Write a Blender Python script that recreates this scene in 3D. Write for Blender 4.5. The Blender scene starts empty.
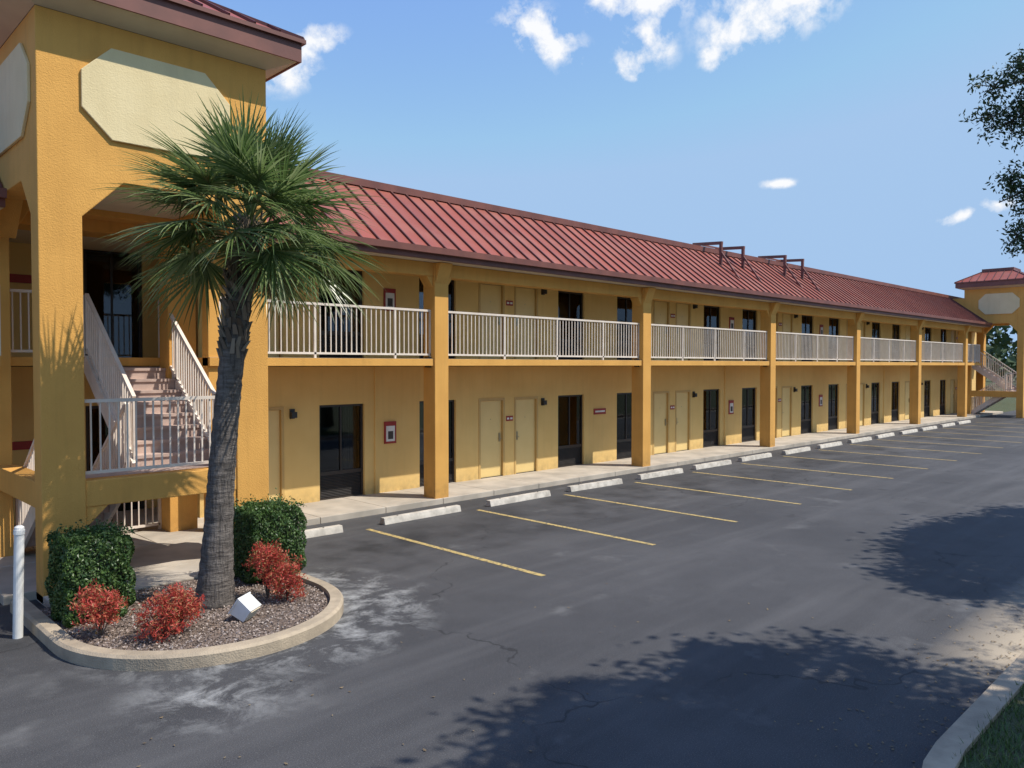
import bpy, math, random
import numpy as np
from mathutils import Vector, Matrix
random.seed(7); rng=np.random.default_rng(7)
S=bpy.context.scene
S.view_settings.view_transform='Standard'; S.view_settings.look='None'; S.view_settings.exposure=0

# ------------------------------------------------------------------ materials
def newmat(name):
    m=bpy.data.materials.new(name); m.use_nodes=True
    nt=m.node_tree; b=nt.nodes['Principled BSDF']; return m,nt,b
def N(nt,t,**k):
    n=nt.nodes.new(t)
    for a,v in k.items(): setattr(n,a,v)
    return n
def noise(nt,scale,detail=4,rough=.55,vec=None,dist=0):
    n=N(nt,'ShaderNodeTexNoise'); n.inputs['Scale'].default_value=scale
    n.inputs['Detail'].default_value=detail; n.inputs['Roughness'].default_value=rough
    n.inputs['Distortion'].default_value=dist
    if vec is None:
        g=N(nt,'ShaderNodeNewGeometry'); nt.links.new(g.outputs['Position'],n.inputs['Vector'])
    else: nt.links.new(vec,n.inputs['Vector'])
    return n.outputs['Fac']
def maprange(nt,v,a,b,c=0,d=1):
    n=N(nt,'ShaderNodeMapRange'); nt.links.new(v,n.inputs[0])
    for i,x in enumerate((a,b,c,d)): n.inputs[i+1].default_value=x
    return n.outputs[0]
def mth(nt,op,a,b=None):
    n=N(nt,'ShaderNodeMath',operation=op)
    for i,x in enumerate((a,b)):
        if x is None: continue
        if isinstance(x,(int,float)): n.inputs[i].default_value=x
        else: nt.links.new(x,n.inputs[i])
    return n.outputs[0]
def mix(nt,f,a,b,bt='MIX'):
    n=N(nt,'ShaderNodeMix',data_type='RGBA',blend_type=bt)
    if isinstance(f,(int,float)): n.inputs[0].default_value=f
    else: nt.links.new(f,n.inputs[0])
    for i,x in ((6,a),(7,b)):
        if isinstance(x,tuple): n.inputs[i].default_value=(*x[:3],1)
        else: nt.links.new(x,n.inputs[i])
    return n.outputs[2]
def bump(nt,b,h,strength=.3,dist=.01):
    n=N(nt,'ShaderNodeBump'); n.inputs['Strength'].default_value=strength; n.inputs['Distance'].default_value=dist
    nt.links.new(h,n.inputs['Height']); nt.links.new(n.outputs[0],b.inputs['Normal'])
def simple(name,c1,c2,rough=.7,s=3,fine=80,bs=.2,bd=.005,metal=0,streak=0,dirt=None):
    m,nt,b=newmat(name)
    col=mix(nt,maprange(nt,noise(nt,s,3),.35,.65),c1,c2)
    if streak:
        g=N(nt,'ShaderNodeNewGeometry'); mp=N(nt,'ShaderNodeMapping'); mp.inputs['Scale'].default_value=(5,5,.35)
        nt.links.new(g.outputs['Position'],mp.inputs[0])
        st=maprange(nt,noise(nt,1.5,4,.6,mp.outputs[0]),.50,.75,0,streak)
        col=mix(nt,st,col,tuple(x*.5 for x in c1))
    if dirt:   # grime rising from the ground
        g=N(nt,'ShaderNodeNewGeometry'); sp=N(nt,'ShaderNodeSeparateXYZ'); nt.links.new(g.outputs['Position'],sp.inputs[0])
        d=mth(nt,'MULTIPLY',maprange(nt,sp.outputs[2],dirt,.1,0,1),maprange(nt,noise(nt,6,3),.3,.7,.1,.75))
        col=mix(nt,d,col,tuple(x*.4+.02 for x in c1))
    nt.links.new(col,b.inputs['Base Color']); b.inputs['Roughness'].default_value=rough; b.inputs['Metallic'].default_value=metal
    if bs: bump(nt,b,noise(nt,fine,1),bs,bd)
    return m
M={}
M['stucco']=simple('stucco_ochre',(.76,.40,.095),(.68,.35,.080),.9,1.2,70,.5,.012,streak=.22,dirt=.6)
M['wall']=simple('stucco_pale',(.80,.545,.20),(.74,.49,.17),.9,1.0,70,.4,.01,streak=.14,dirt=.5)
M['cream']=simple('cream_relief',(.80,.66,.38),(.75,.61,.34),.85,2,60,.4,.01,streak=.12)
M['soffit']=simple('soffit_paint',(.68,.58,.42),(.62,.52,.38),.8,2,60,0)
M['rail']=simple('rail_paint',(.82,.72,.62),(.72,.62,.52),.5,4,60,0)
M['conc']=simple('concrete_walk',(.52,.455,.37),(.37,.325,.265),.9,1.5,90,.3,.006)
M['step']=simple('stair_concrete',(.56,.42,.35),(.45,.33,.28),.9,5,90,.3,.005)
M['stop']=simple('wheel_stop_concrete',(.62,.57,.49),(.40,.365,.31),.9,5,60,.6,.012)
M['curb']=simple('curb_concrete',(.46,.37,.26),(.31,.25,.18),.9,3,60,.5,.012,streak=.35)
M['door']=simple('door_paint',(.80,.585,.24),(.76,.55,.22),.45,2,60,0)
M['doorframe']=simple('door_frame_paint',(.58,.38,.13),(.53,.34,.12),.5,2,60,0)
M['bronze']=simple('bronze_frame',(.025,.02,.018),(.035,.028,.024),.4,5,60,0)
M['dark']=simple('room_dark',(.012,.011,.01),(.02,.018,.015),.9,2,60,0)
M['curtain']=simple('curtain_fabric',(.50,.40,.28),(.40,.31,.21),.9,6,60,0)
M['grille']=simple('ac_grille',(.045,.038,.033),(.06,.05,.045),.6,5,60,0)
M['red']=simple('sign_red',(.35,.03,.025),(.30,.025,.02),.5,5,60,0)
M['white']=simple('white_paint',(.78,.77,.74),(.66,.65,.61),.5,5,60,0)
M['black']=simple('black_metal',(.02,.02,.02),(.03,.03,.03),.45,5,60,0)
M['brass']=simple('knob_metal',(.5,.42,.28),(.4,.33,.2),.3,5,60,0,metal=1)
M['fascia']=simple('fascia_metal',(.21,.075,.055),(.15,.055,.042),.5,2,30,0)
def roofmat():
    m,nt,b=newmat('red_metal_roof')
    g=N(nt,'ShaderNodeNewGeometry'); sp=N(nt,'ShaderNodeSeparateXYZ'); nt.links.new(g.outputs['Position'],sp.inputs[0])
    pan=mth(nt,'FLOOR',mth(nt,'DIVIDE',sp.outputs[0],.42))
    wn=N(nt,'ShaderNodeTexWhiteNoise',noise_dimensions='1D'); nt.links.new(pan,wn.inputs['W'])
    c=mix(nt,wn.outputs['Value'],(.32,.078,.050),(.23,.060,.042))
    c=mix(nt,maprange(nt,noise(nt,1.2,5),.42,.75,0,.7),c,(.35,.14,.10))
    nt.links.new(c,b.inputs['Base Color']); b.inputs['Roughness'].default_value=.5
    b.inputs['Specular IOR Level'].default_value=.35
    bump(nt,b,noise(nt,2.5,1),.35,.02)
    return m
M['roof']=roofmat()
M['seam']=simple('roof_seam',(.13,.042,.032),(.10,.034,.028),.5,2,30,0)
def glass():
    m,nt,b=newmat('tinted_glass'); nt.nodes.remove(b)
    out=nt.nodes['Material Output']
    t=N(nt,'ShaderNodeBsdfTransparent'); t.inputs[0].default_value=(.55,.55,.55,1)
    gl=N(nt,'ShaderNodeBsdfGlossy'); gl.inputs['Roughness'].default_value=.03; gl.inputs[0].default_value=(.8,.85,.9,1)
    f=N(nt,'ShaderNodeFresnel'); f.inputs[0].default_value=1.6
    mx=N(nt,'ShaderNodeMixShader'); nt.links.new(f.outputs[0],mx.inputs[0]); nt.links.new(t.outputs[0],mx.inputs[1]); nt.links.new(gl.outputs[0],mx.inputs[2])
    nt.links.new(mx.outputs[0],out.inputs[0]); return m
M['glass']=glass()
def leafmat(name,cols,rough=.45,trans=.25):
    m,nt,b=newmat(name)
    g=N(nt,'ShaderNodeNewGeometry'); r=N(nt,'ShaderNodeValToRGB')
    nt.links.new(g.outputs['Random Per Island'],r.inputs[0])
    el=r.color_ramp.elements
    while len(el)<len(cols): el.new(.5)
    for i,c in enumerate(cols): el[i].position=i/(len(cols)-1); el[i].color=(*c,1)
    c=r.outputs[0]
    nt.links.new(c,b.inputs['Base Color']); b.inputs['Roughness'].default_value=rough
    if trans:
        tr=N(nt,'ShaderNodeBsdfTranslucent'); nt.links.new(c,tr.inputs[0])
        mx=N(nt,'ShaderNodeMixShader'); mx.inputs[0].default_value=trans
        nt.links.new(b.outputs[0],mx.inputs[1]); nt.links.new(tr.outputs[0],mx.inputs[2]); nt.links.new(mx.outputs[0],nt.nodes['Material Output'].inputs[0])
    return m
M['palm']=leafmat('palm_leaf',[(.06,.11,.03),(.14,.21,.065),(.22,.29,.10),(.32,.37,.18)],.32,.4)
M['palmdead']=leafmat('palm_dry',[(.16,.11,.06),(.24,.18,.10),(.10,.07,.045)],.8,.1)
M['hedge']=leafmat('boxwood_leaf',[(.025,.06,.015),(.055,.115,.025),(.11,.18,.045)],.4,.2)
M['nandina']=leafmat('nandina_leaf',[(.44,.04,.035),(.64,.10,.07),(.38,.04,.03),(.60,.21,.11),(.22,.18,.06)],.5,.3)
M['oak']=leafmat('oak_leaf',[(.02,.045,.012),(.04,.075,.02),(.06,.10,.03)],.5,.2)
M['oakshade']=leafmat('oak_leaf_canopy',[(.02,.045,.012),(.04,.075,.02),(.06,.10,.03)],.6,0)
M['fartree']=leafmat('far_leaf',[(.03,.06,.02),(.05,.09,.03),(.08,.12,.04)],.7,0)
M['grass']=leafmat('grass_blade',[(.05,.10,.02),(.09,.15,.03),(.15,.17,.07)],.6,0)
M['core']=simple('foliage_core',(.012,.02,.008),(.02,.03,.01),.9,5,40,0)
M['bark']=simple('oak_bark',(.12,.095,.07),(.07,.055,.04),.9,8,30,.8,.03)
M['mulch']=simple('gravel_mulch',(.23,.17,.135),(.12,.088,.068),.95,14,60,1,.03)
M['pebble']=leafmat('pebbles',[(.13,.10,.085),(.30,.235,.20),(.45,.385,.34),(.20,.13,.09)],.9,0)
M['lawn']=simple('lawn_soil',(.055,.08,.025),(.09,.085,.04),.95,4,50,.8,.03)
def palmtrunk():
    m,nt,b=newmat('palm_bark')
    g=N(nt,'ShaderNodeNewGeometry'); P=g.outputs['Position']
    mp=N(nt,'ShaderNodeMapping'); mp.inputs['Scale'].default_value=(3,3,14); nt.links.new(P,mp.inputs[0])
    mp2=N(nt,'ShaderNodeMapping'); mp2.inputs['Scale'].default_value=(22,22,2.2); nt.links.new(P,mp2.inputs[0])
    n1=noise(nt,2.0,6,.65,mp.outputs[0]); n2=noise(nt,1.5,4,.6,mp2.outputs[0])
    c=mix(nt,maprange(nt,n1,.3,.7),(.09,.075,.064),(.25,.218,.19))
    c=mix(nt,maprange(nt,n2,.5,.68,0,.75),c,(.045,.037,.031))
    c=mix(nt,maprange(nt,noise(nt,5,4),.45,.7,0,.5),c,(.06,.05,.042))
    nt.links.new(c,b.inputs['Base Color']); b.inputs['Roughness'].default_value=.95
    bump(nt,b,mth(nt,'SUBTRACT',n1,n2),1,.04); return m
M['palmbark']=palmtrunk()
M['boot']=leafmat('palm_boot',[(.09,.065,.045),(.19,.15,.11),(.27,.23,.18)],.9,0)

def asphalt():
    m,nt,b=newmat('asphalt'); 
    g=N(nt,'ShaderNodeNewGeometry'); P=g.outputs['Position']
    sp=N(nt,'ShaderNodeSeparateXYZ'); nt.links.new(P,sp.inputs[0]); X,Y=sp.outputs[0],sp.outputs[1]
    c=mix(nt,maprange(nt,noise(nt,.22,3,.6,P,.6),.35,.68),(.046,.046,.049),(.076,.075,.078))
    med=noise(nt,1.6,6,.7)
    c=mix(nt,maprange(nt,med,.4,.75,0,.6),c,(.036,.036,.038))
    mp=N(nt,'ShaderNodeMapping'); mp.inputs['Scale'].default_value=(.12,1.3,1); nt.links.new(P,mp.inputs[0])
    c=mix(nt,maprange(nt,noise(nt,1,3,.6,mp.outputs[0]),.48,.72,0,.55),c,(.108,.106,.107))
    gr=noise(nt,80,2,.8)
    c=mix(nt,maprange(nt,gr,.56,.72,0,.6),c,(.19,.185,.18))
    c=mix(nt,maprange(nt,gr,.44,.28,0,.6),c,(.02,.02,.022))
    st=noise(nt,.9,4,.6)
    band=mth(nt,'MULTIPLY',maprange(nt,Y,8.6,9.8),maprange(nt,Y,12.1,11.2))
    c=mix(nt,mth(nt,'MULTIPLY',band,maprange(nt,st,.46,.66,0,.8)),c,(.020,.020,.021))
    vd=N(nt,'ShaderNodeTexVoronoi'); vd.inputs['Scale'].default_value=.75; nt.links.new(P,vd.inputs['Vector'])
    c=mix(nt,maprange(nt,vd.outputs['Distance'],.12,.05,0,.55),c,(.022,.022,.023))
    c=mix(nt,mth(nt,'MULTIPLY',maprange(nt,st,.40,.28,0,.6),maprange(nt,med,.4,.6)),c,(.16,.158,.155))
    nz=N(nt,'ShaderNodeTexNoise'); nz.inputs['Scale'].default_value=.8; nz.inputs['Detail'].default_value=4; nt.links.new(P,nz.inputs[0])
    va=N(nt,'ShaderNodeVectorMath',operation='MULTIPLY_ADD'); nt.links.new(nz.outputs['Color'],va.inputs[0]); va.inputs[1].default_value=(2.2,2.2,0); nt.links.new(P,va.inputs[2])
    vo=N(nt,'ShaderNodeTexVoronoi',feature='DISTANCE_TO_EDGE'); vo.inputs['Scale'].default_value=.16; nt.links.new(va.outputs[0],vo.inputs['Vector'])
    c=mix(nt,mth(nt,'MULTIPLY',maprange(nt,vo.outputs['Distance'],.0035,.001,0,.7),maprange(nt,st,.42,.52)),c,(.016,.016,.017))
    def rad(cx,cy): 
        return mth(nt,'SQRT',mth(nt,'ADD',mth(nt,'POWER',mth(nt,'SUBTRACT',X,cx),2),mth(nt,'POWER',mth(nt,'SUBTRACT',Y,cy),2)))
    ln=noise(nt,2.0,8,.74,P,.4)
    msk=mth(nt,'MAXIMUM',mth(nt,'MAXIMUM',maprange(nt,rad(4.35,8.75),2.3,1.6),maprange(nt,rad(3.0,6.9),1.0,.1)),maprange(nt,rad(5.6,8.3),.7,.05,0,1.2))
    lime=mth(nt,'MULTIPLY',msk,maprange(nt,ln,.47,.64))
    c=mix(nt,mth(nt,'MULTIPLY',lime,.8),c,(.36,.36,.35))
    sand=mth(nt,'MULTIPLY',maprange(nt,Y,2.75,2.05),maprange(nt,X,8.0,9.2))
    c=mix(nt,mth(nt,'MULTIPLY',sand,maprange(nt,med,.36,.52)),c,(.46,.38,.27))
    nt.links.new(c,b.inputs['Base Color']); b.inputs['Roughness'].default_value=.8
    b.inputs['Specular IOR Level'].default_value=.4
    bump(nt,b,noise(nt,130,1,.7),.6,.006); return m
M['asphalt']=asphalt()
def linemat():
    m,nt,b=newmat('line_paint')
    c=mix(nt,maprange(nt,noise(nt,7,4,.7),.42,.6),(.56,.40,.14),(.42,.32,.12))
    c=mix(nt,maprange(nt,noise(nt,18,5,.8),.49,.60),c,(.10,.09,.075))
    nt.links.new(c,b.inputs['Base Color']); b.inputs['Roughness'].default_value=.85; return m
M['line']=linemat()

# ------------------------------------------------------------------ mesh builder
class MB:
    def __init__(s): s.v=[];s.f=[];s.m=[];s.mats=[]
    def mi(s,k):
        if k not in s.mats: s.mats.append(k)
        return s.mats.index(k)
    def add(s,vs,fs,k):
        o=len(s.v); s.v+= [tuple(v) for v in vs]; i=s.mi(k)
        for f in fs: s.f.append(tuple(o+j for j in f)); s.m.append(i)
    def box(s,x0,x1,y0,y1,z0,z1,k):
        s.add([(x0,y0,z0),(x1,y0,z0),(x1,y1,z0),(x0,y1,z0),(x0,y0,z1),(x1,y0,z1),(x1,y1,z1),(x0,y1,z1)],
              [(0,3,2,1),(4,5,6,7),(0,1,5,4),(1,2,6,5),(2,3,7,6),(3,0,4,7)],k)
    def prism(s,prof,axis,a,b,k):
        n=len(prof)
        if axis=='y': vs=[(p,a,q) for p,q in prof]+[(p,b,q) for p,q in prof]
        elif axis=='x': vs=[(a,p,q) for p,q in prof]+[(b,p,q) for p,q in prof]
        else: vs=[(p,q,a) for p,q in prof]+[(p,q,b) for p,q in prof]
        fs=[tuple(range(n)),tuple(range(2*n-1,n-1,-1))]+[(i,i+n,(i+1)%n+n,(i+1)%n) for i in range(n)]
        s.add(vs,fs,k)
    def beam(s,p,q,w,h,k,up=Vector((0,0,1))):
        p=Vector(p);q=Vector(q);d=(q-p).normalized()
        r=d.cross(up)
        if r.length<1e-4: r=Vector((1,0,0))
        r.normalize(); u=r.cross(d).normalized()
        r*=w/2;u*=h/2
        vs=[p-r-u,p+r-u,p+r+u,p-r+u,q-r-u,q+r-u,q+r+u,q-r+u]
        s.add(vs,[(0,3,2,1),(4,5,6,7),(0,1,5,4),(1,2,6,5),(2,3,7,6),(3,0,4,7)],k)
    def tube(s,pts,rad,k,seg=10,jit=0):
        pts=[Vector(p) for p in pts]; o=[];n=len(pts)
        for i,p in enumerate(pts):
            d=(pts[min(i+1,n-1)]-pts[max(i-1,0)]).normalized()
            a=d.cross(Vector((0.3,1,0.1))).normalized(); b=d.cross(a)
            for j in range(seg):
                t=2*math.pi*j/seg; rr=rad[i]*(1+random.uniform(-jit,jit))
                o.append(p+a*math.cos(t)*rr+b*math.sin(t)*rr)
        fs=[(i*seg+j,i*seg+(j+1)%seg,(i+1)*seg+(j+1)%seg,(i+1)*seg+j) for i in range(n-1) for j in range(seg)]
        fs+=[tuple(range(seg-1,-1,-1)),tuple((n-1)*seg+j for j in range(seg))]
        s.add(o,fs,k)
    def build(s,name,parent=None,bevel=0,smooth=False):
        me=bpy.data.meshes.new(name); me.from_pydata(s.v,[],s.f)
        for k in s.mats: me.materials.append(M[k])
        me.polygons.foreach_set('material_index',s.m)
        if smooth: me.polygons.foreach_set('use_smooth',[True]*len(s.f))
        me.update(); o=bpy.data.objects.new(name,me); S.collection.objects.link(o)
        if parent: o.parent=parent
        if bevel:
            b=o.modifiers.new('bevel','BEVEL'); b.width=bevel; b.segments=2; b.limit_method='ANGLE'; b.angle_limit=math.radians(50)
        return o
def empty(name):
    e=bpy.data.objects.new(name,None); S.collection.objects.link(e); return e
def rail(mb,p,q,h=1.03,sp=.115,k='rail',post=True,low=.09):
    p=Vector(p);q=Vector(q);L=(q-p).length;n=max(2,int(round(L/sp)))
    Z=Vector((0,0,1))
    mb.beam(p+Z*h,q+Z*h,.055,.045,k); mb.beam(p+Z*low,q+Z*low,.045,.04,k)
    for i in range(n+1):
        a=p.lerp(q,i/n); w=.045 if (post and (i in(0,n) or i%16==0)) else .02
        z0=a.z if w>.03 else a.z+low
        mb.box(a.x-w/2,a.x+w/2,a.y-w/2,a.y+w/2,z0,a.z+h-.01,k)
def leaves(name,C,size,mat,asp=.5,normals=None,parent=None,curl=.15):
    n=len(C); a=rng.normal(size=(n,3)); a/=np.linalg.norm(a,axis=1)[:,None]
    if normals is not None:
        nn=normals+rng.normal(size=(n,3))*.6; nn/=np.linalg.norm(nn,axis=1)[:,None]
    else:
        nn=rng.normal(size=(n,3)); nn/=np.linalg.norm(nn,axis=1)[:,None]
    t=np.cross(nn,a); t/=np.linalg.norm(t,axis=1)[:,None]; b=np.cross(nn,t)
    s=(size*rng.uniform(.6,1.3,n))[:,None]
    V=np.stack([C-t*s, C+b*s*asp-nn*s*curl, C+t*s, C-b*s*asp-nn*s*curl],1).reshape(-1,3)
    F=np.arange(4*n).reshape(-1,4)
    me=bpy.data.meshes.new(name); me.from_pydata(V.tolist(),[],F.tolist()); me.materials.append(M[mat]); me.update()
    o=bpy.data.objects.new(name,me); S.collection.objects.link(o)
    if parent: o.parent=parent
    return o

# ------------------------------------------------------------------ ground
g=MB(); g.add([(-400,-400,-.03),(500,-400,-.03),(500,400,-.03),(-400,400,-.03)],[(0,1,2,3)],'lawn'); g.build('ground')
g=MB(); 
pts=[(-40,-30),(4.0,-30),(4.0,-.5),(4.25,.6),(4.8,1.35),(5.6,1.78),(6.5,1.9),(90,1.9),(90,13.2),(-40,13.2)]
g.add([(x,y,0) for x,y in pts],[tuple(range(len(pts)))],'asphalt'); g.build('parking_lot')
def offs(pts,d):
    r=[]
    for i,p in enumerate(pts):
        a=Vector(pts[max(i-1,0)]);b=Vector(pts[min(i+1,len(pts)-1)]);t=(b-a).normalized();r.append((p[0]+t.y*d,p[1]-t.x*d))
    return r
k=[(4.0,-30),(4.0,-.5)]+[(4.0+2.4*(1-math.cos(t)),-.5+2.4*math.sin(t)) for t in [math.pi/2*i/10 for i in range(1,11)]]+[(x,1.9) for x in (8,11,15,20,30,45,90)]
ko=offs(k,.2); g=MB()
for i in range(len(k)-1):
    a,b,c,d=k[i],k[i+1],ko[i+1],ko[i]
    g.add([(a[0],a[1],-.02),(b[0],b[1],-.02),(c[0],c[1],-.02),(d[0],d[1],-.02),(a[0],a[1],.13),(b[0],b[1],.13),(c[0],c[1],.14),(d[0],d[1],.14)],
      [(4,5,6,7),(0,1,5,4),(2,3,7,6)],'curb')
g.build('curb')
g=MB(); lp=ko+[(90,-30)]
g.add([(x,y,.10) for x,y in lp],[tuple(range(len(lp)))],'lawn'); g.build('lawn')
n=42000
C=np.stack([rng.uniform(4.2,18,n),rng.uniform(-1.5,1.72,n),np.full(n,.1)],1); C=C[(C[:,0]>6.2)|(C[:,1]<.4)]; n=len(C)
hh=rng.uniform(.03,.10,n); dx=rng.normal(size=(n,2))*.03; w=.006; ang=rng.uniform(0,3.14,n)
V=np.stack([C+np.stack([np.cos(ang)*w,np.sin(ang)*w,0*ang],1),C-np.stack([np.cos(ang)*w,np.sin(ang)*w,0*ang],1),C+np.stack([dx[:,0],dx[:,1],hh],1)],1).reshape(-1,3)
me=bpy.data.meshes.new('grass'); me.from_pydata(V.tolist(),[],np.arange(3*n).reshape(-1,3).tolist()); me.materials.append(M['grass'])
o=bpy.data.objects.new('grass',me); S.collection.objects.link(o)
C=np.concatenate([np.stack([rng.uniform(6,16,500),1.95+rng.exponential(.35,500),np.full(500,.012)],1),
  np.stack([rng.uniform(5.5,40,400),12.9-rng.exponential(.12,400),np.full(400,.012)],1),
  np.stack([rng.uniform(2,9,80),rng.uniform(2.5,7,80),np.full(80,.012)],1)])
leaves('leaf_litter',C,.018,'palmdead',.5,np.tile([0,0,3.],(len(C),1)))

# walkway
wk=MB()
x=-4.35
while x<55:
    wk.box(x,x+1.49,12.95,14.6,-.05,.12,'conc'); x+=1.5
wk.box(2.2,5.98,11.3,12.94,-.05,.115,'conc'); wk.box(2.2,5.98,14.61,16.3,-.05,.117,'conc')
wk.box(2.56,5.6,10.5,11.29,-.05,.113,'conc')
wk.build('concrete_walkway',bevel=.01)

g=MB()
for i in range(15):
    X=8.0+2.7*i
    g.add([(X-.05,7.5,.004),(X+.05,7.5,.004),(X+.05,11.9,.004),(X-.05,11.9,.004)],[(0,1,2,3)],'line')
g.build('parking_stall_lines')
for i in range(-1,14):
    X=9.35+2.7*i; L=.95; dy=random.uniform(-.06,.06); rz=random.uniform(-.035,.035)
    s=MB(); prof=[(-.09,0),(.09,0),(.075,.06),(.055,.125),(-.055,.125),(-.075,.06)]
    s.prism(prof,'x',-L,L,'stop')
    for e in (-.6,.6): s.tube([(e,0,.12),(e,0,.132)],[.018,.018],'black',8)
    o=s.build('wheel_stop',bevel=.012); o.location=(X+random.uniform(-.08,.08),12.1+dy,0.002); o.rotation_euler[2]=rz

# ------------------------------------------------------------------ motel
motel=empty('motel_building')
COLS=[-4.35,3.15,10.65,18.15,25.65,33.15,40.65,48.15]
T2=51.2
XL,XR=-4.35,55.5; WY=14.5; T=.2
wallm=MB(); det=MB(); win=MB()
def wall_row(mb,x0,x1,y,ops,zb,zt,k='wall'):
    ops=sorted(ops); c=x0
    for a,b,top in ops:
        mb.box(c,a,y,y+T,zb,zt,k); mb.box(a,b,y,y+T,zb+top,zt,k); c=b
    mb.box(c,x1,y,y+T,zb,zt,k)
def window(x0,x1,y,zb,h,side):
    f=.05; yy=y+.06
    win.box(x0,x0+f,yy,yy+.08,zb,zb+h,'bronze'); win.box(x1-f,x1,yy,yy+.08,zb,zb+h,'bronze')
    win.box(x0+f,x1-f,yy,yy+.08,zb+h-f,zb+h,'bronze'); win.box(x0+f,x1-f,yy,yy+.08,zb,zb+.04,'bronze')
    win.box(x0+f,x1-f,yy,yy+.08,zb+.52,zb+.60,'bronze')
    cx=(x0+x1)/2; win.box(cx-.02,cx+.02,yy+.005,yy+.075,zb+.6,zb+h-f,'bronze')
    win.box(x0+f,x1-f,yy+.045,yy+.07,zb+.04,zb+.52,'black')
    for i in range(14):
        z=zb+.055+i*.033; win.beam((x0+f,yy+.03,z),(x1-f,yy+.03,z),.03,.006,'grille',up=Vector((0,.6,1)))
    win.box(x0+f,x1-f,yy+.03,yy+.036,zb+.6,zb+h-f,'glass')
    r=random.random()
    if r<.15: rg=[(x0+.05,x1-.05)]
    elif r<.5: rg=[(x0+.05,x0+random.uniform(.2,.4)),(x1-random.uniform(.2,.4),x1-.05)]
    else: rg=[(x0+.05,x0+random.uniform(.3,.6))] if side==0 else [(x1-random.uniform(.35,.65),x1-.05)]
    for a,b in rg:
        npl=int((b-a)/.03); vs=[];fs=[]
        for i in range(npl+1):
            xx=a+(b-a)*i/npl; yv=y+.25+(.02 if i%2 else -.02); vs+=[(xx,yv,zb+.5),(xx,yv,zb+h)]
        for i in range(npl): fs.append((2*i,2*i+2,2*i+3,2*i+1))
        win.add(vs,fs,'curtain')
def door(x0,x1,y,zb,h,hinge):
    f=.06
    win.box(x0,x0+f,y-.012,y+.12,zb,zb+h,'doorframe'); win.box(x1-f,x1,y-.012,y+.12,zb,zb+h,'doorframe')
    win.box(x0+f,x1-f,y-.012,y+.12,zb+h-f,zb+h,'doorframe')
    win.box(x0+f+.006,x1-f-.006,y+.05,y+.09,zb+.015,zb+h-f-.006,'door')
    win.box(x0+f,x1-f,y+.02,y+.12,zb,zb+.014,'bronze')
    kx=x1-f-.08 if hinge==0 else x0+f+.08
    win.box(kx-.03,kx+.03,y+.035,y+.052,zb+.9,zb+1.12,'brass'); win.beam((kx-.05,y+.01,zb+.98),(kx+.05,y+.01,zb+.98),.02,.02,'brass')
    win.box((x0+x1)/2-.01,(x0+x1)/2+.01,y+.042,y+.05,zb+1.48,zb+1.5,'brass')
    nx=x1+.12 if hinge==0 else x0-.12
    det.box(nx-.06,nx+.06,y-.015,y,zb+1.42,zb+1.55,'red'); det.box(nx-.04,nx+.04,y-.018,y-.0155,zb+1.46,zb+1.51,'white')
def pattern(a,b):
    W=[];D=[]
    for i in range(-3,7):
        B=11.2+7.5*i
        for q in ((B,B+1.12,0),(B+4.85,B+5.97,1)):
            if q[0]>a+.1 and q[1]<b-.1: W.append(q)
        for q in ((B+1.87,B+2.77,0),(B+3.13,B+4.03,1)):
            if q[0]>a+.1 and q[1]<b-.1: D.append(q)
    return W,D
RX0,RX1=2.0,6.0
for zb,zt in ((.12,2.97),(3.13,5.2)):
    for a,b in ((XL,RX0),(RX1,XR)):
        W,D=pattern(a,b)
        hw=2.03; hd=2.03 if zb<1 else 1.98
        if zb>1: hw=1.95
        wall_row(wallm,a,b,WY,[(q[0],q[1],hw) for q in W]+[(q[0],q[1],hd) for q in D],zb,zt)
        for q in W: window(q[0],q[1],WY,zb,hw,q[2])
        for q in D: door(q[0],q[1],WY,zb,hd,q[2])
        for q in D[::2]:
            lx=q[1]+.18
            det.box(lx-.05,lx+.05,WY-.04,WY,zb+1.78,zb+1.98,'black'); det.box(lx-.06,lx+.06,WY-.12,WY-.04,zb+1.80,zb+1.92,'black')
    wall_row(wallm,RX0-.2,RX1+.2,16.2,[(4.54,5.6,2.1)],zb,zt)
    wallm.box(RX1,RX1+T,WY+T,16.2,zb,zt,'wall'); wallm.box(RX0-T,RX0,WY+T,16.2,zb,zt,'wall')
    win.box(4.54,4.6,16.24,16.32,zb,zb+2.1,'bronze'); win.box(5.54,5.6,16.24,16.32,zb,zb+2.1,'bronze'); win.box(4.6,5.54,16.24,16.32,zb+2.04,zb+2.1,'bronze')
    win.box(4.6,5.54,16.27,16.276,zb,zb+2.04,'glass'); win.box(5.03,5.07,16.26,16.29,zb,zb+2.04,'bronze')
    det.box(3.0,3.7,16.17,16.2,zb+1.35,zb+1.5,'red')
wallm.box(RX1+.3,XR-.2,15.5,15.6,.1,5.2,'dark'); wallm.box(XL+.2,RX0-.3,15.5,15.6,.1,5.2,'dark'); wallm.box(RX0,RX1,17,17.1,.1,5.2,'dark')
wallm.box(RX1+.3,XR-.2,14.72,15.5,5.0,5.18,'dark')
wallm.box(XL-.2,XL,14.5,27,0,7,'wall'); wallm.box(XR,XR+.2,14.5,27,0,7,'wall'); wallm.box(XL,XR,26.8,27,0,7,'wall')
for zb in (.12,3.13):
    for X in (10.35,25.4,32.9):
        det.box(X-.16,X+.16,WY-.03,WY,zb+1.1,zb+1.6,'red'); det.box(X-.12,X+.12,WY-.034,WY-.0305,zb+1.15,zb+1.5,'white')
        det.box(X-.07,X+.07,WY-.037,WY-.0345,zb+1.2,zb+1.38,'grille')
det.box(17.6,18.15,WY-.02,WY,1.55,1.72,'red'); det.box(17.65,18.1,WY-.023,WY-.0205,1.61,1.66,'white')
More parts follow.
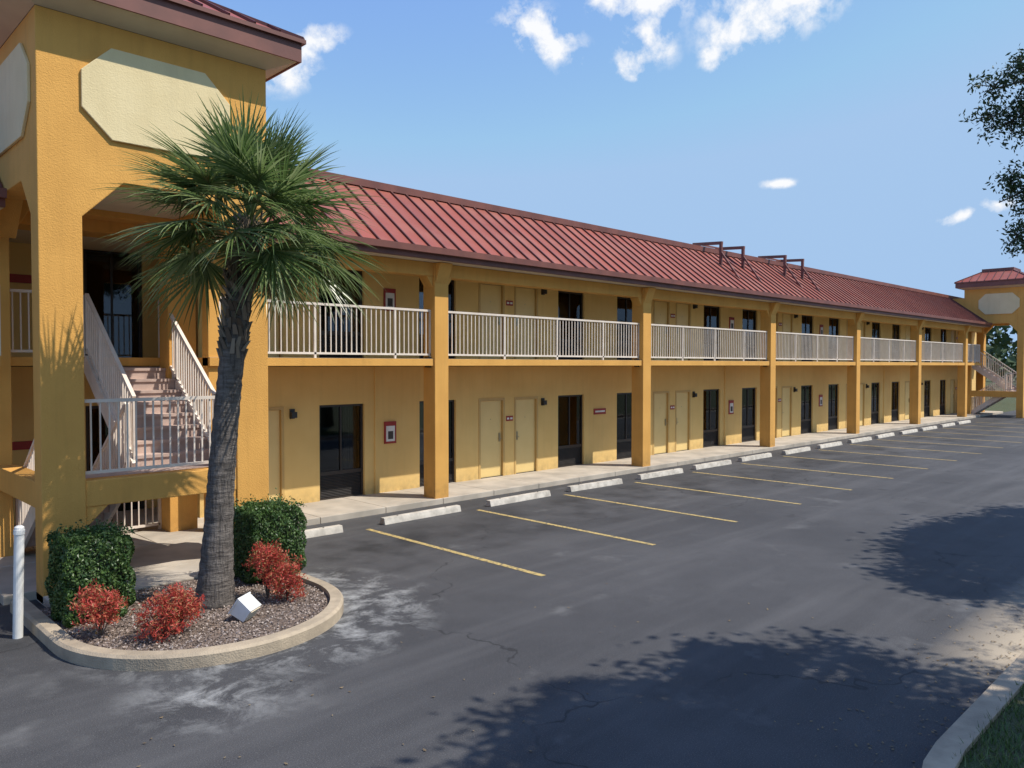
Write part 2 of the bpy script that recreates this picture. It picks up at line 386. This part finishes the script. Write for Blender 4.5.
for X in (9.95,24.95,40.1): det.box(X-.02,X+.02,WY-.04,WY,.12,2.97,'wall')
wallm.build('exterior_walls',motel); det.build('door_signs_and_lamps',motel); win.build('windows_and_doors',motel)
sl=MB()
TX0,TX1=2.56,5.59
for a,b in ((XL,TX0),(TX1,T2)): sl.box(a,b,13.04,14.5,2.985,3.13,'stucco')
sl.box(T2,XR,14.0,14.5,2.985,3.13,'stucco')
sl.box(TX0+.002,TX1-.002,14.0,14.5,2.987,3.128,'stucco'); sl.box(RX0,RX1,14.502,16.2,2.987,3.126,'stucco')
for a,b in ((XL,TX0),(TX1,T2)): sl.box(a,b,13.045,14.49,3.131,3.136,'conc')
sl.build('balcony_slab',motel,bevel=.006)
bm=MB()
for a,b in ((XL,TX0),(TX1,T2)): bm.box(a,b,13.05,13.35,4.9,5.19,'stucco')
for X in COLS:
    if X==3.15: continue
    bm.box(X-.19,X+.19,13.0,13.4,0.0,4.9,'stucco')
    bm.box(X-.19,X+.19,13.0,13.05,4.9,5.185,'stucco')
    for s in (-1,1): bm.prism([(X+s*.19,4.9),(X+s*.36,4.9),(X+s*.19,4.66)],'y',13.06,13.34,'stucco')
    bm.prism([(13.0,4.75),(13.0,5.18),(12.82,5.18)],'x',X-.17,X+.17,'stucco')
bm.box(TX1,TX1+.2,13.1,13.35,.12,4.9,'stucco')
bm.build('columns_and_beam',motel,bevel=.012)
cl=MB()
for X in COLS[2:7]:
    for a,b in ((X+.189,X+.26),(X-.26,X-.189)): cl.box(a,b,13.12,13.26,2.95,3.17,'black')
cl.build('column_lights',motel)
rl=MB()
segs=[(TX1+.22,10.46)]+[(COLS[i]+.19,COLS[i+1]-.19) for i in range(2,7)]+[(48.34,T2),(COLS[0]+.19,TX0)]
for a,b in segs: rail(rl,(a,13.16,3.136),(b,13.16,3.136))
rl.build('balcony_railing',motel)
rf=MB()
E=(12.66,5.42); R=(14.7,6.98)
for a,b in ((XL-.4,TX0),(TX1,T2)):
    rf.prism([E,R,(R[0],R[1]-.12),(E[0]+.1,E[1]-.03)],'x',a,b,'roof')
    x=math.ceil(a/.42)*.42
    while x<b:
        rf.beam((x,E[0]-.0,E[1]+.02),(x,R[0],R[1]+.02),.03,.05,'seam'); x+=.42
    rf.box(a,b,12.62,12.70,5.19,5.415,'fascia'); rf.box(a,b,12.52,12.62,5.30,5.43,'fascia')
    rf.box(a,b,12.70,14.5,5.192,5.215,'soffit')
rf.box(XL-.4,XR+.3,14.62,14.95,6.96,7.12,'fascia')
rf.box(XL-.3,XR+.2,14.95,27.1,6.9,7.0,'conc'); rf.box(XL-.3,XR+.2,26.9,27.1,7.0,7.12,'fascia')
rf.box(TX0,TX1,14.0,14.62,5.2,6.95,'stucco'); rf.box(T2,XR,14.0,14.62,5.2,6.95,'stucco'); rf.box(TX0,TX1,14.62,16.3,5.2,5.25,'soffit')
rf.box(RX0-.1,TX0,14.5,16.3,5.2,5.25,'soffit'); rf.box(TX1,RX1+.1,14.5,16.3,5.2,5.25,'soffit')
rf.build('mansard_roof',motel)
br=MB()
for X in (23.8,25.3,28.5,30.0):
    br.beam((X,14.0,6.42),(X,14.0,7.2),.09,.09,'fascia'); br.beam((X,13.95,7.18),(X,15.1,7.25),.10,.10,'fascia'); br.beam((X,15.0,6.9),(X,15.0,7.25),.08,.08,'fascia')
    br.beam((X,13.3,5.9),(X,14.05,6.95),.06,.06,'fascia')
br.beam((23.8,14.9,7.24),(25.3,14.9,7.24),.05,.05,'fascia'); br.beam((28.5,14.9,7.24),(30,14.9,7.24),.05,.05,'fascia')
br.build('roof_brackets',motel)

# ------------------------------------------------------------------ stair towers
def tower(ox,name):
    P=empty(name); t=MB(); a,b=ox,ox+3.03; F,B=10.95,14.0
    def arch(u0,u1,p,q,zo=4.9,zt=5.4,zb=0,ch=.5,top=7.42):
        return [(u0,zb),(p,zb),(p,zo),(p+ch,zt),(q-ch,zt),(q,zo),(q,zb),(u1,zb),(u1,top),(u0,top)]
    t.prism(arch(a,b,a+.5,b-.5),'y',F,F+.34,'stucco')
    t.prism(arch(a,b,a+.24,b-.48,ch=.3),'y',B-.4,B,'stucco')
    t.prism([(F+.34,4.9),(F+.8,5.4),(B-.86,5.4),(B-.4,4.9),(B-.4,7.42),(F+.34,7.42)],'x',a+.001,a+.33,'stucco')
    t.prism([(F+.34,4.9),(F+.8,5.4),(B-.86,5.4),(B-.4,4.9),(B-.4,7.42),(F+.34,7.42)],'x',b-.33,b-.001,'stucco')
    t.box(a+.33,b-.33,F+.34,B-.4,5.5,5.6,'soffit')
    t.box(a+.5,b-.5,F+.02,F+.3,1.16,1.5,'stucco'); t.box(a+.02,a+.3,F+.34,B-.4,1.16,1.5,'stucco'); t.box(b-.3,b-.02,F+.34,F+.95,1.16,1.5,'stucco')
    for s,x in ((1,a+.5),(-1,b-.5)): t.prism([(x,1.16),(x+s*.28,1.16),(x,.88)],'y',F+.03,F+.29,'stucco')
    t.build('tower_walls',P,bevel=.012)
    o=MB()
    def octa(u0,u1,z0,z1,c): return [(u0+c,z0),(u1-c,z0),(u1,z0+c),(u1,z1-c),(u1-c,z1),(u0+c,z1),(u0,z1-c),(u0,z0+c)]
    o.prism(octa(a+.5,b-.58,5.93,7.12,.36),'y',F-.04,F-.001,'cream')
    o.prism(octa(F+.24,F+2.3,5.93,7.12,.36),'x',a-.04,a-.0005,'cream')
    o.build('octagon_relief',P,bevel=.008)
    s=MB(); Y0=F+.9; ux0,ux1=a+1.4,a+2.6; lx0,lx1=a+.32,a+1.3
    s.box(a+.3,b-.3,F+.3,Y0,1.4,1.5,'step')
    n=9; rs=(3.13-1.5)/n; tr=(B-Y0)/(n-1)
    for i in range(n-1):
        z=1.5+rs*(i+1); y=Y0+tr*i
        s.box(ux0,ux1,y-.025,y+tr,z-.045,z,'step'); s.box(ux0,ux1,y,y+.025,z-rs,z-.045,'step')
    s.box(ux0,ux1,B-.001,B+.024,3.13-rs,3.13-.16,'step')
    for x in (ux0-.03,ux1+.03): s.beam((x,Y0,1.48),(x,B,3.05),.05,.26,'rail')
    n=8; rl_=(1.5-.12)/n; tr2=.27
    for i in range(n-1):
        z=1.5-rl_*(i+1); y=Y0+tr2*i
        s.box(lx0,lx1,y,y+tr2+.025,z-.045,z,'step'); s.box(lx0,lx1,y,y+.025,z,z+rl_-.045,'step')
    for x in (lx0-.03,lx1+.03): s.beam((x,Y0,1.42),(x,Y0+tr2*7,.10),.05,.26,'rail')
    s.build('stair_flights',P)
    r=MB()
    rail(r,(a+.5,F+.16,1.5),(b-.5,F+.16,1.5)); rail(r,(a+.16,F+.34,1.5),(a+.16,Y0,1.5)); rail(r,(b-.2,F+.34,1.5),(b-.2,Y0,1.5))
    for x in (ux0,ux1): rail(r,(x,Y0,1.5+.05),(x,B,3.13+.05),.98)
    for x in (lx0,lx1): rail(r,(x,Y0,1.5),(x,Y0+tr2*7,.15),.95)
    rail(r,(a+.25,B+.05,3.13),(ux0-.05,B+.05,3.13)); rail(r,(ux1,B+.05,3.13),(b-.45,B+.05,3.13))
    rail(r,(a+1.6,B+.02,.12),(b-.5,B+.02,.12),.9)
    r.build('stair_railing',P)
    q=MB(); ov=.38; x0,x1,y0,y1=a-ov,b+ov,F-ov,B+ov
    zf=7.55
    i4=[(a,F,7.42),(b,F,7.42),(b,B,7.42),(a,B,7.42)]; o4=[(x0+.02,y0+.02,zf),(x1-.02,y0+.02,zf),(x1-.02,y1-.02,zf),(x0+.02,y1-.02,zf)]
    q.add(i4+o4,[(j,(j+1)%4,(j+1)%4+4,j+4) for j in range(4)],'soffit')
    q.box(x0,x1,y0,y0+.03,zf-.02,zf+.25,'fascia');q.box(x0,x1,y1-.03,y1,zf-.02,zf+.25,'fascia')
    q.box(x0,x0+.03,y0+.03,y1-.03,zf-.02,zf+.25,'fascia');q.box(x1-.03,x1,y0+.03,y1-.03,zf-.02,zf+.25,'fascia')
    zr=zf+.31
    q.box(x0-.05,x1+.05,y0-.05,y1+.05,zf+.25,zr,'fascia')
    cx,cy=(x0+x1)/2,(y0+y1)/2; w=.75; zt=8.5
    bt=[(x0-.02,y0-.02,zr),(x1+.02,y0-.02,zr),(x1+.02,y1+.02,zr),(x0-.02,y1+.02,zr)]; tp=[(cx-w,cy-w,zt),(cx+w,cy-w,zt),(cx+w,cy+w,zt),(cx-w,cy+w,zt)]
    q.add(bt+tp,[(0,1,5,4),(1,2,6,5),(2,3,7,6),(3,0,4,7),(4,5,6,7)],'roof')
    for i in range(4):
        A,Bv,C,D=[Vector(v) for v in (bt[i],bt[(i+1)%4],tp[(i+1)%4],tp[i])]
        for j in range(11):
            f=j/10; pa=A.lerp(Bv,f)
            slope=Vector((cx,cy,0))-Vector(((A.x+Bv.x)/2,(A.y+Bv.y)/2,0)); slope.normalize()
            L=(A-Bv).length; e=min(f,1-f)*L; run=(L-2*w)/2; l=min(e,run)
            if l>.05: q.beam(pa+Vector((0,0,.02)),pa+slope*l+Vector((0,0,.02+(zt-zr)*l/run)),.03,.05,'seam')
        q.beam(A,D,.08,.07,'fascia')
    q.box(cx-w-.06,cx+w+.06,cy-w-.06,cy+w+.06,zt-.02,zt+.14,'fascia')
    q.build('tower_roof',P)
tower(2.56,'stair_tower'); tower(T2,'stair_tower')

# ------------------------------------------------------------------ planter
pcx,pcy,pr=3.8,9.05,1.60
def outline(r,back): 
    return [(pcx+r*math.cos(t),pcy+r*math.sin(t)) for t in [math.pi+math.pi*i/36 for i in range(37)]]+[(pcx+r,back),(pcx-r,back)]
g=MB(); A=outline(pr,10.94); A=[(pcx-pr,10.94)]+A[:-2]+[(pcx+pr,10.94)]; Bk=[(pcx-pr+.16,10.94)]+outline(pr-.16,0)[:-2]+[(pcx+pr-.16,10.94)]
for i in range(len(A)-1):
    a,b,c,d=A[i],A[i+1],Bk[i+1],Bk[i]
    g.add([(a[0],a[1],-.02),(b[0],b[1],-.02),(a[0],a[1],.12),(b[0],b[1],.12),((a[0]*.8+d[0]*.2),(a[1]*.8+d[1]*.2),.145),((b[0]*.8+c[0]*.2),(b[1]*.8+c[1]*.2),.145),(d[0],d[1],.145),(c[0],c[1],.145),(d[0],d[1],0),(c[0],c[1],0)],
       [(0,1,3,2),(2,3,5,4),(4,5,7,6),(6,7,9,8)],'curb')
g.build('planter_curb')
g=MB(); A=outline(pr-.15,10.5)
g.add([(x,y,.09) for x,y in A],[tuple(range(len(A)))],'mulch'); g.build('planter_bed')
n=13000; C=np.stack([rng.uniform(2.2,5.4,n),rng.uniform(7.4,10.4,n),rng.uniform(.09,.115,n)],1)
ok=(np.hypot(C[:,0]-pcx,np.minimum(C[:,1]-pcy,0))<pr-.2); C=C[ok]
leaves('planter_gravel',C,.015,'pebble',.7,np.tile([0,0,1.],(len(C),1)))

def hedge(cx,cy,wx,wy,h,z0=.1):
    P=empty('boxwood_shrub'); m=MB(); s=.82
    m.box(cx-wx/2*s,cx+wx/2*s,cy-wy/2*s,cy+wy/2*s,z0,z0+h*.93,'core'); m.build('dark_core',P,bevel=.12)  # added solid dark box inside the leaf shell, blocks the view through
    n=19000; p=rng.uniform(-1,1,(n,3)); ax=rng.integers(0,3,n); sg=rng.choice([-1,1],n)
    p[np.arange(n),ax]=sg; p=p*(1-.16*np.abs(rng.normal(size=n))[:,None]*.7)
    q=np.abs(p); l=(q**6).sum(1)**(1/6); p=p/np.maximum(l,1)[:,None]
    wob=1+.06*np.sin(p[:,0]*5+cx)*np.cos(p[:,1]*6+p[:,2]*5)+.03*np.sin(p[:,2]*11+p[:,0]*9)
    nr=np.zeros((n,3)); nr[np.arange(n),ax]=sg
    C=np.stack([cx+p[:,0]*wx/2*wob,cy+p[:,1]*wy/2*wob,z0+h/2+p[:,2]*h/2*wob],1)
    leaves('leaves',C,.021,'hedge',.55,nr,P)
    k_=900; C2=np.stack([cx+rng.uniform(-.48,.48,k_)*wx,cy+rng.uniform(-.48,.48,k_)*wy,z0+h*.99+rng.exponential(.025,k_)],1)
    leaves('shoots',C2,.02,'hedge',.5,None,P)
hedge(2.78,9.8,.76,.76,.96); hedge(5.02,9.9,.82,.82,.98)
def nandina(blobs):
    P=empty('nandina_shrub'); m=MB(); Cs=[]
    for (x,y,z,r) in blobs:
        for i in range(14):
            a=random.uniform(0,6.28); e=random.uniform(0,r*.8); m.tube([(x,y,.09),(x+math.cos(a)*e,y+math.sin(a)*e,z+random.uniform(-.5,.8)*r)],[.006,.003],'bark',5)
        for i in range(85):
            d=rng.normal(size=3); d/=np.linalg.norm(d); c=np.array([x,y,z])+d*r*rng.uniform(.4,1.25)
            if c[2]<.12: continue
            Cs.append(c+rng.normal(size=(26,3))*.032)
    m.build('stems',P); leaves('leaves',np.concatenate(Cs),.024,'nandina',.32,None,P)
nandina([(2.62,8.94,.42,.2)]); nandina([(3.08,8.42,.36,.24),(3.3,8.5,.36,.17)]); nandina([(4.68,8.74,.36,.22),(4.55,8.97,.58,.19)])

P=empty('landscape_spotlight'); m=MB()
m.tube([(4.0,8.42,.08),(4.0,8.42,.2)],[.015,.015],'black',8)
m.build('stake',P)
m=MB(); m.prism([(-.09,-.07),(.09,-.09),(.09,.09),(-.09,.07)],'x',-.11,.11,'white'); m.box(-.095,.095,.091,.10,-.065,.065,'glass'); m.box(-.12,.12,.075,.09,-.095,.095,'white')
for i in range(5): m.box(-.09,.09,-.10,-.091,-.05+i*.025,-.044+i*.025,'soffit')
o=m.build('lamp_head',P,bevel=.006); o.location=(4.0,8.42,.22); o.rotation_euler=(math.radians(35),0,math.radians(35)); o.scale=(1.15,)*3
for (x,y,h,r,lean) in ((2.05,9.85,1.2,.05,.03),(6.95,12.8,.38,.05,0)):
    m=MB(); m.tube([(x,y,-.02),(x+lean*.5,y,h*.5),(x+lean,y,h),(x+lean,y,h+.02),(x+lean,y,h+.035)],[r,r,r,r*.95,r*.5],'white',16); m.tube([(x+lean*.9,y,h-.06),(x+lean,y,h-.01)],[r*1.12,r*1.12],'white',16)
    m.build('bollard')

# ------------------------------------------------------------------ palm
P=empty('palm_tree')
base=Vector((4.0,9.25,.08)); top=Vector((4.33,8.92,4.74))
Rv=Vector((.713,-.701,0))
m=MB(); pts=[];rad=[]
nseg=90
for i in range(nseg+1):
    t=i/nseg; p=base.lerp(top,t); p+=Rv*(-.07*math.sin(t*math.pi))
    r=.165-.035*t+.085*math.exp(-t*9)
    r*=1+.025*math.sin(i*2.1)+random.uniform(-.015,.015)
    pts.append(p);rad.append(r)
m.tube(pts,rad,'palmbark',26,.03); m.build('trunk',P,smooth=True)
m=MB()
for i in range(150):
    t=.64+.35*i/150; p=base.lerp(top,t)+Rv*(-.07*math.sin(t*math.pi)); a=i*2.399
    d=Vector((math.cos(a),math.sin(a),0)); s=Vector((-d.y,d.x,0)); r=.122
    q=p+d*r; w=random.uniform(.022,.036); hgt=random.uniform(.1,.19)
    sh=s*random.uniform(-.07,.07)
    lean=d*(.02+.05*random.random())+sh
    m.add([q-s*w,q+s*w,q+s*w*.6+lean+Vector((0,0,hgt)),q-s*w*.6+lean+Vector((0,0,hgt)),
           q-s*w+d*.025,q+s*w+d*.025,q+s*w*.6+lean+d*.02+Vector((0,0,hgt)),q-s*w*.6+lean+d*.02+Vector((0,0,hgt))],
          [(4,5,6,7),(2,3,7,6),(0,4,7,3),(1,2,6,5),(0,1,5,4)],'boot')
m.build('leaf_bases',P)
def fan(m,hub,az,el,plen,flen,mat,droop,nl=40,spread=1.75,wd=.013):
    d=Vector((math.cos(az)*math.cos(el),math.sin(az)*math.cos(el),math.sin(el)))
    side=Vector((-math.sin(az),math.cos(az),0)); pts=[];p=hub.copy();dd=d.copy()
    for i in range(7):
        pts.append(p.copy()); p=p+dd*plen/6; dd=(dd+Vector((0,0,-droop*.10))).normalized()
    m.tube(pts,[.014,.012,.011,.01,.009,.008,.007],mat,5)
    o=pts[-1]; upn=side.cross(dd).normalized()
    if upn.z<0: upn=-upn
    roll=random.uniform(-.7,.7); side=(side*math.cos(roll)+upn*math.sin(roll)).normalized(); upn=side.cross(dd).normalized()
    for j in range(nl):
        f=(j/(nl-1)-.5)*2; a=f*spread+random.uniform(-.05,.05)
        L=flen*(1-.30*abs(f)**1.5)*random.uniform(.82,1.12)
        dirn=(dd*math.cos(a)+side*math.sin(a)+upn*(.28*abs(f)+random.uniform(-.08,.08))).normalized()
        st=o+dd*(.14*(1-abs(f))); q=st.copy(); v=dirn.copy(); vs=[];ns=6
        ws=[.6,1.15,1,.75,.45,.04]
        pr=v.cross(upn).normalized()
        dr=droop*random.uniform(.5,1.6)
        for k2 in range(ns):
            vs+=[q-pr*wd*ws[k2],q+upn*wd*.6*ws[k2],q+pr*wd*ws[k2]]
            q=q+v*L/(ns-1); v=(v+Vector((0,0,-.13*dr*(k2*1.0)/2))).normalized()
        fs=[]
        for k2 in range(ns-1):
            b_=3*k2; fs+=[(b_,b_+1,b_+4,b_+3),(b_+1,b_+2,b_+5,b_+4)]
        m.add(vs,fs,mat)
m=MB(); hub=top+Vector((0,0,-.05)); nf=64
for i in range(nf):
    u=(i+.5)/nf; el=math.radians(80-92*u**1.05)+random.uniform(-.14,.14)
    az=i*2.39996+random.uniform(-.25,.25)
    lf=.84+.30*min(1,u*1.6)
    fan(m,hub+Vector((0,0,.08-.25*u)),az,el,random.uniform(.5,.75)*lf,random.uniform(.66,.86)*lf,'palm',.32+.66*u)
m.build('fronds',P)
m=MB()
for i in range(12):
    fan(m,top+Vector((0,0,-.2)),random.uniform(0,6.28),math.radians(random.uniform(-60,-15)),random.uniform(.22,.38),random.uniform(.22,.36),'palmdead',1.5,20)
for i in range(700):
    a=random.uniform(0,6.28); z=random.uniform(-.75,.05); p=top+Vector((math.cos(a)*.14,math.sin(a)*.14,z))
    e=random.uniform(.02,.2)*(1+z*.8)
    q=p+Vector((math.cos(a)*e,math.sin(a)*e,-random.uniform(.05,.3)))
    s=Vector((-math.sin(a),math.cos(a),0))*.006
    m.add([p-s,p+s,q],[(0,1,2)],'palmdead')
m.build('dry_fronds',P)

# ------------------------------------------------------------------ oaks (beside / behind the viewpoint)
def oak(base,cr,rx,ry,rz,nclump,extra=()):
    P=empty('oak_tree'); m=MB(); B=Vector(base); C=Vector(cr); fork=B.lerp(C,.45); fork.z=cr[2]-rz*1.0
    m.tube([B+Vector((0,0,-.1)),B.lerp(fork,.33),B.lerp(fork,.7),fork],[.34,.24,.2,.18],'bark',14,.06)
    Cs=[];Ce=[]
    for i in range(nclump):
        d=rng.normal(size=3); d/=np.linalg.norm(d); f=rng.uniform(.05,1)**.5
        c=np.array([C.x+d[0]*rx*f,C.y+d[1]*ry*f,C.z+d[2]*rz*f]); rr=rng.uniform(.35,.6)
        q=rng.normal(size=(330,3))*rr*.55; q[:,2]*=.7; Cs.append(c+q)
        if i%3==0:
            mid=fork.lerp(Vector(c),.5)+Vector((0,0,.3)); m.tube([fork,mid,Vector(c)],[.09,.05,.012],'bark',6,.05)
    for (p0,p1,blobs) in extra:
        m.tube([p0,Vector(p0).lerp(Vector(p1),.5)+Vector((0,0,.1)),p1],[.04,.022,.005],'bark',6)
        for (x,y,z,r,nn) in blobs:
            for k2 in range(nn):
                dd=rng.normal(size=3); dd/=np.linalg.norm(dd); c=np.array([x,y,z])+dd*r*rng.uniform(.2,1)*np.array([1,1,.9])
                m.tube([(x,y,z),tuple(c)],[.006,.002],'bark',4)
                Ce.append(c+rng.normal(size=(32,3))*.045)
    m.build('trunk_and_limbs',P,smooth=True); leaves('leaves',np.concatenate(Cs),.085,'oakshade',.55,None,P)
    if Ce: leaves('low_branch_leaves',np.concatenate(Ce),.021,'oak',.4,None,P)
oak((9.6,-3.0,.1),(8.45,-1.8,7.0),3.1,2.3,1.5,150,
    extra=[((9.0,.2,5.7),(7.28,1.86,5.25),[(7.60,1.63,5.45,.22,26),(7.72,1.55,5.2,.28,44),(7.5,1.72,5.02,.2,20),(7.34,1.85,5.05,.14,8),(7.36,1.82,5.3,.14,8),(7.85,1.45,4.95,.2,24),(7.85,1.45,5.65,.2,14)]),
           ((8.9,.6,5.0),(7.42,1.78,4.35),[(7.66,1.6,4.4,.22,30),(7.78,1.52,4.18,.22,28),(7.5,1.72,4.55,.15,12),(7.58,1.68,4.08,.15,12),(7.8,1.5,4.65,.18,14)])])
oak((19.5,-3.2,.1),(18.2,-1.6,7.0),4.6,2.2,1.6,210)

Cs=[]
for i in range(150):
    a=rng.uniform(0,1); x=64+a*120; y=rng.uniform(-70,70) if a<.7 else rng.uniform(-100,100)
    if -14<y<9 and x<85: continue
    h=rng.uniform(5,8); r=rng.uniform(2.5,4.5)
    for k2 in range(9):
        d=rng.normal(size=3); d/=np.linalg.norm(d); c=np.array([x,y,h*.55])+d*np.array([r,r,h*.38])*.75
        Cs.append(c+np.clip(rng.normal(size=(45,3)),-1.6,1.6))
leaves('distant_trees',np.concatenate(Cs),.4,'fartree',.6)

# ------------------------------------------------------------------ light
el=math.radians(55); sx,sy=.57,-.82; l=math.hypot(sx,sy); sx/=l; sy/=l
sd=Vector((sx*math.cos(el),sy*math.cos(el),math.sin(el)))
L=bpy.data.lights.new('sun','SUN'); L.energy=5.0; L.angle=math.radians(.5); L.color=(1,.94,.85)
o=bpy.data.objects.new('sun',L); S.collection.objects.link(o); o.rotation_euler=(-sd).to_track_quat('-Z','Y').to_euler(); o.location=sd*60
W=bpy.data.worlds.new('World'); S.world=W; W.use_nodes=True; nt=W.node_tree; bg=nt.nodes['Background']
sky=N(nt,'ShaderNodeTexSky',sky_type='NISHITA'); sky.sun_disc=False; sky.sun_elevation=el; sky.sun_rotation=math.atan2(sx,sy)
sky.air_density=1.2; sky.dust_density=.5; sky.ozone_density=1.8; sky.altitude=20
skc=mix(nt,1.0,sky.outputs[0],(1.08,1.12,1.50),'MULTIPLY')
skc=mix(nt,1.0,skc,(.10,.42,1.30),'ADD')
skc=mix(nt,1.0,skc,(2.7,4.05,6.0),'DARKEN')
tc=N(nt,'ShaderNodeTexCoord'); D=tc.outputs['Generated']
def dotn(v):
    n=N(nt,'ShaderNodeVectorMath',operation='DOT_PRODUCT'); nt.links.new(D,n.inputs[0]); n.inputs[1].default_value=v; return n.outputs['Value']
acc=None
for az,e,ra,re,tilt in [(43.4,22.9,2.8,1.4,-30),(36.4,24.8,3.4,1.3,-10),(35.6,22.6,1.9,1.2,-50),(36.8,21.0,1.0,1.4,0),(27.0,23.6,4.0,2.0,12),(29.6,22.3,2.0,1.5,20),(31.0,20.9,.9,.8,0),(61.4,20.3,1.9,1.4,35),(26.6,12.4,1.0,.3,0),(15.6,9.4,1.0,.35,15),(13.6,9.9,.8,.45,0),(59.4,22.0,1.6,.8,10)]:
    az=math.radians(az);e=math.radians(e);ti=math.radians(tilt)
    c=Vector((math.cos(az)*math.cos(e),math.sin(az)*math.cos(e),math.sin(e))); t1=Vector((math.sin(az),-math.cos(az),0)); t2=t1.cross(c)
    A=t1*math.cos(ti)+t2*math.sin(ti); B2=-t1*math.sin(ti)+t2*math.cos(ti)
    qa=mth(nt,'POWER',mth(nt,'ABSOLUTE',mth(nt,'DIVIDE',dotn(A),math.radians(ra))),2); qb=mth(nt,'POWER',mth(nt,'ABSOLUTE',mth(nt,'DIVIDE',dotn(B2),math.radians(re))),2)
    v=mth(nt,'SUBTRACT',1.0,mth(nt,'SQRT',mth(nt,'ADD',qa,qb)))
    v=mth(nt,'ADD',v,mth(nt,'MULTIPLY',mth(nt,'LESS_THAN',dotn(c),0),-99))
    acc=v if acc is None else mth(nt,'MAXIMUM',acc,v)
acc=mth(nt,'MAXIMUM',acc,-1.5)
nz=noise(nt,30,7,.60,D,.1)
al=maprange(nt,mth(nt,'ADD',acc,mth(nt,'MULTIPLY',mth(nt,'SUBTRACT',nz,.5),4.2)),-.25,.75)
al=mth(nt,'MULTIPLY',al,maprange(nt,acc,-.6,.15))
col=mix(nt,al,skc,(6.9,7.0,7.2))
nt.links.new(col,bg.inputs[0]); bg.inputs[1].default_value=.14

# ------------------------------------------------------------------ camera
cam=bpy.data.cameras.new('camera'); cam.sensor_width=36; cam.lens=36*775/1024; cam.clip_end=2000; cam.clip_start=.05
o=bpy.data.objects.new('camera',cam); S.collection.objects.link(o); o.location=(0,0,3.0)
o.rotation_euler=(math.radians(90-1.4),0,math.radians(45.5-90)); S.camera=o
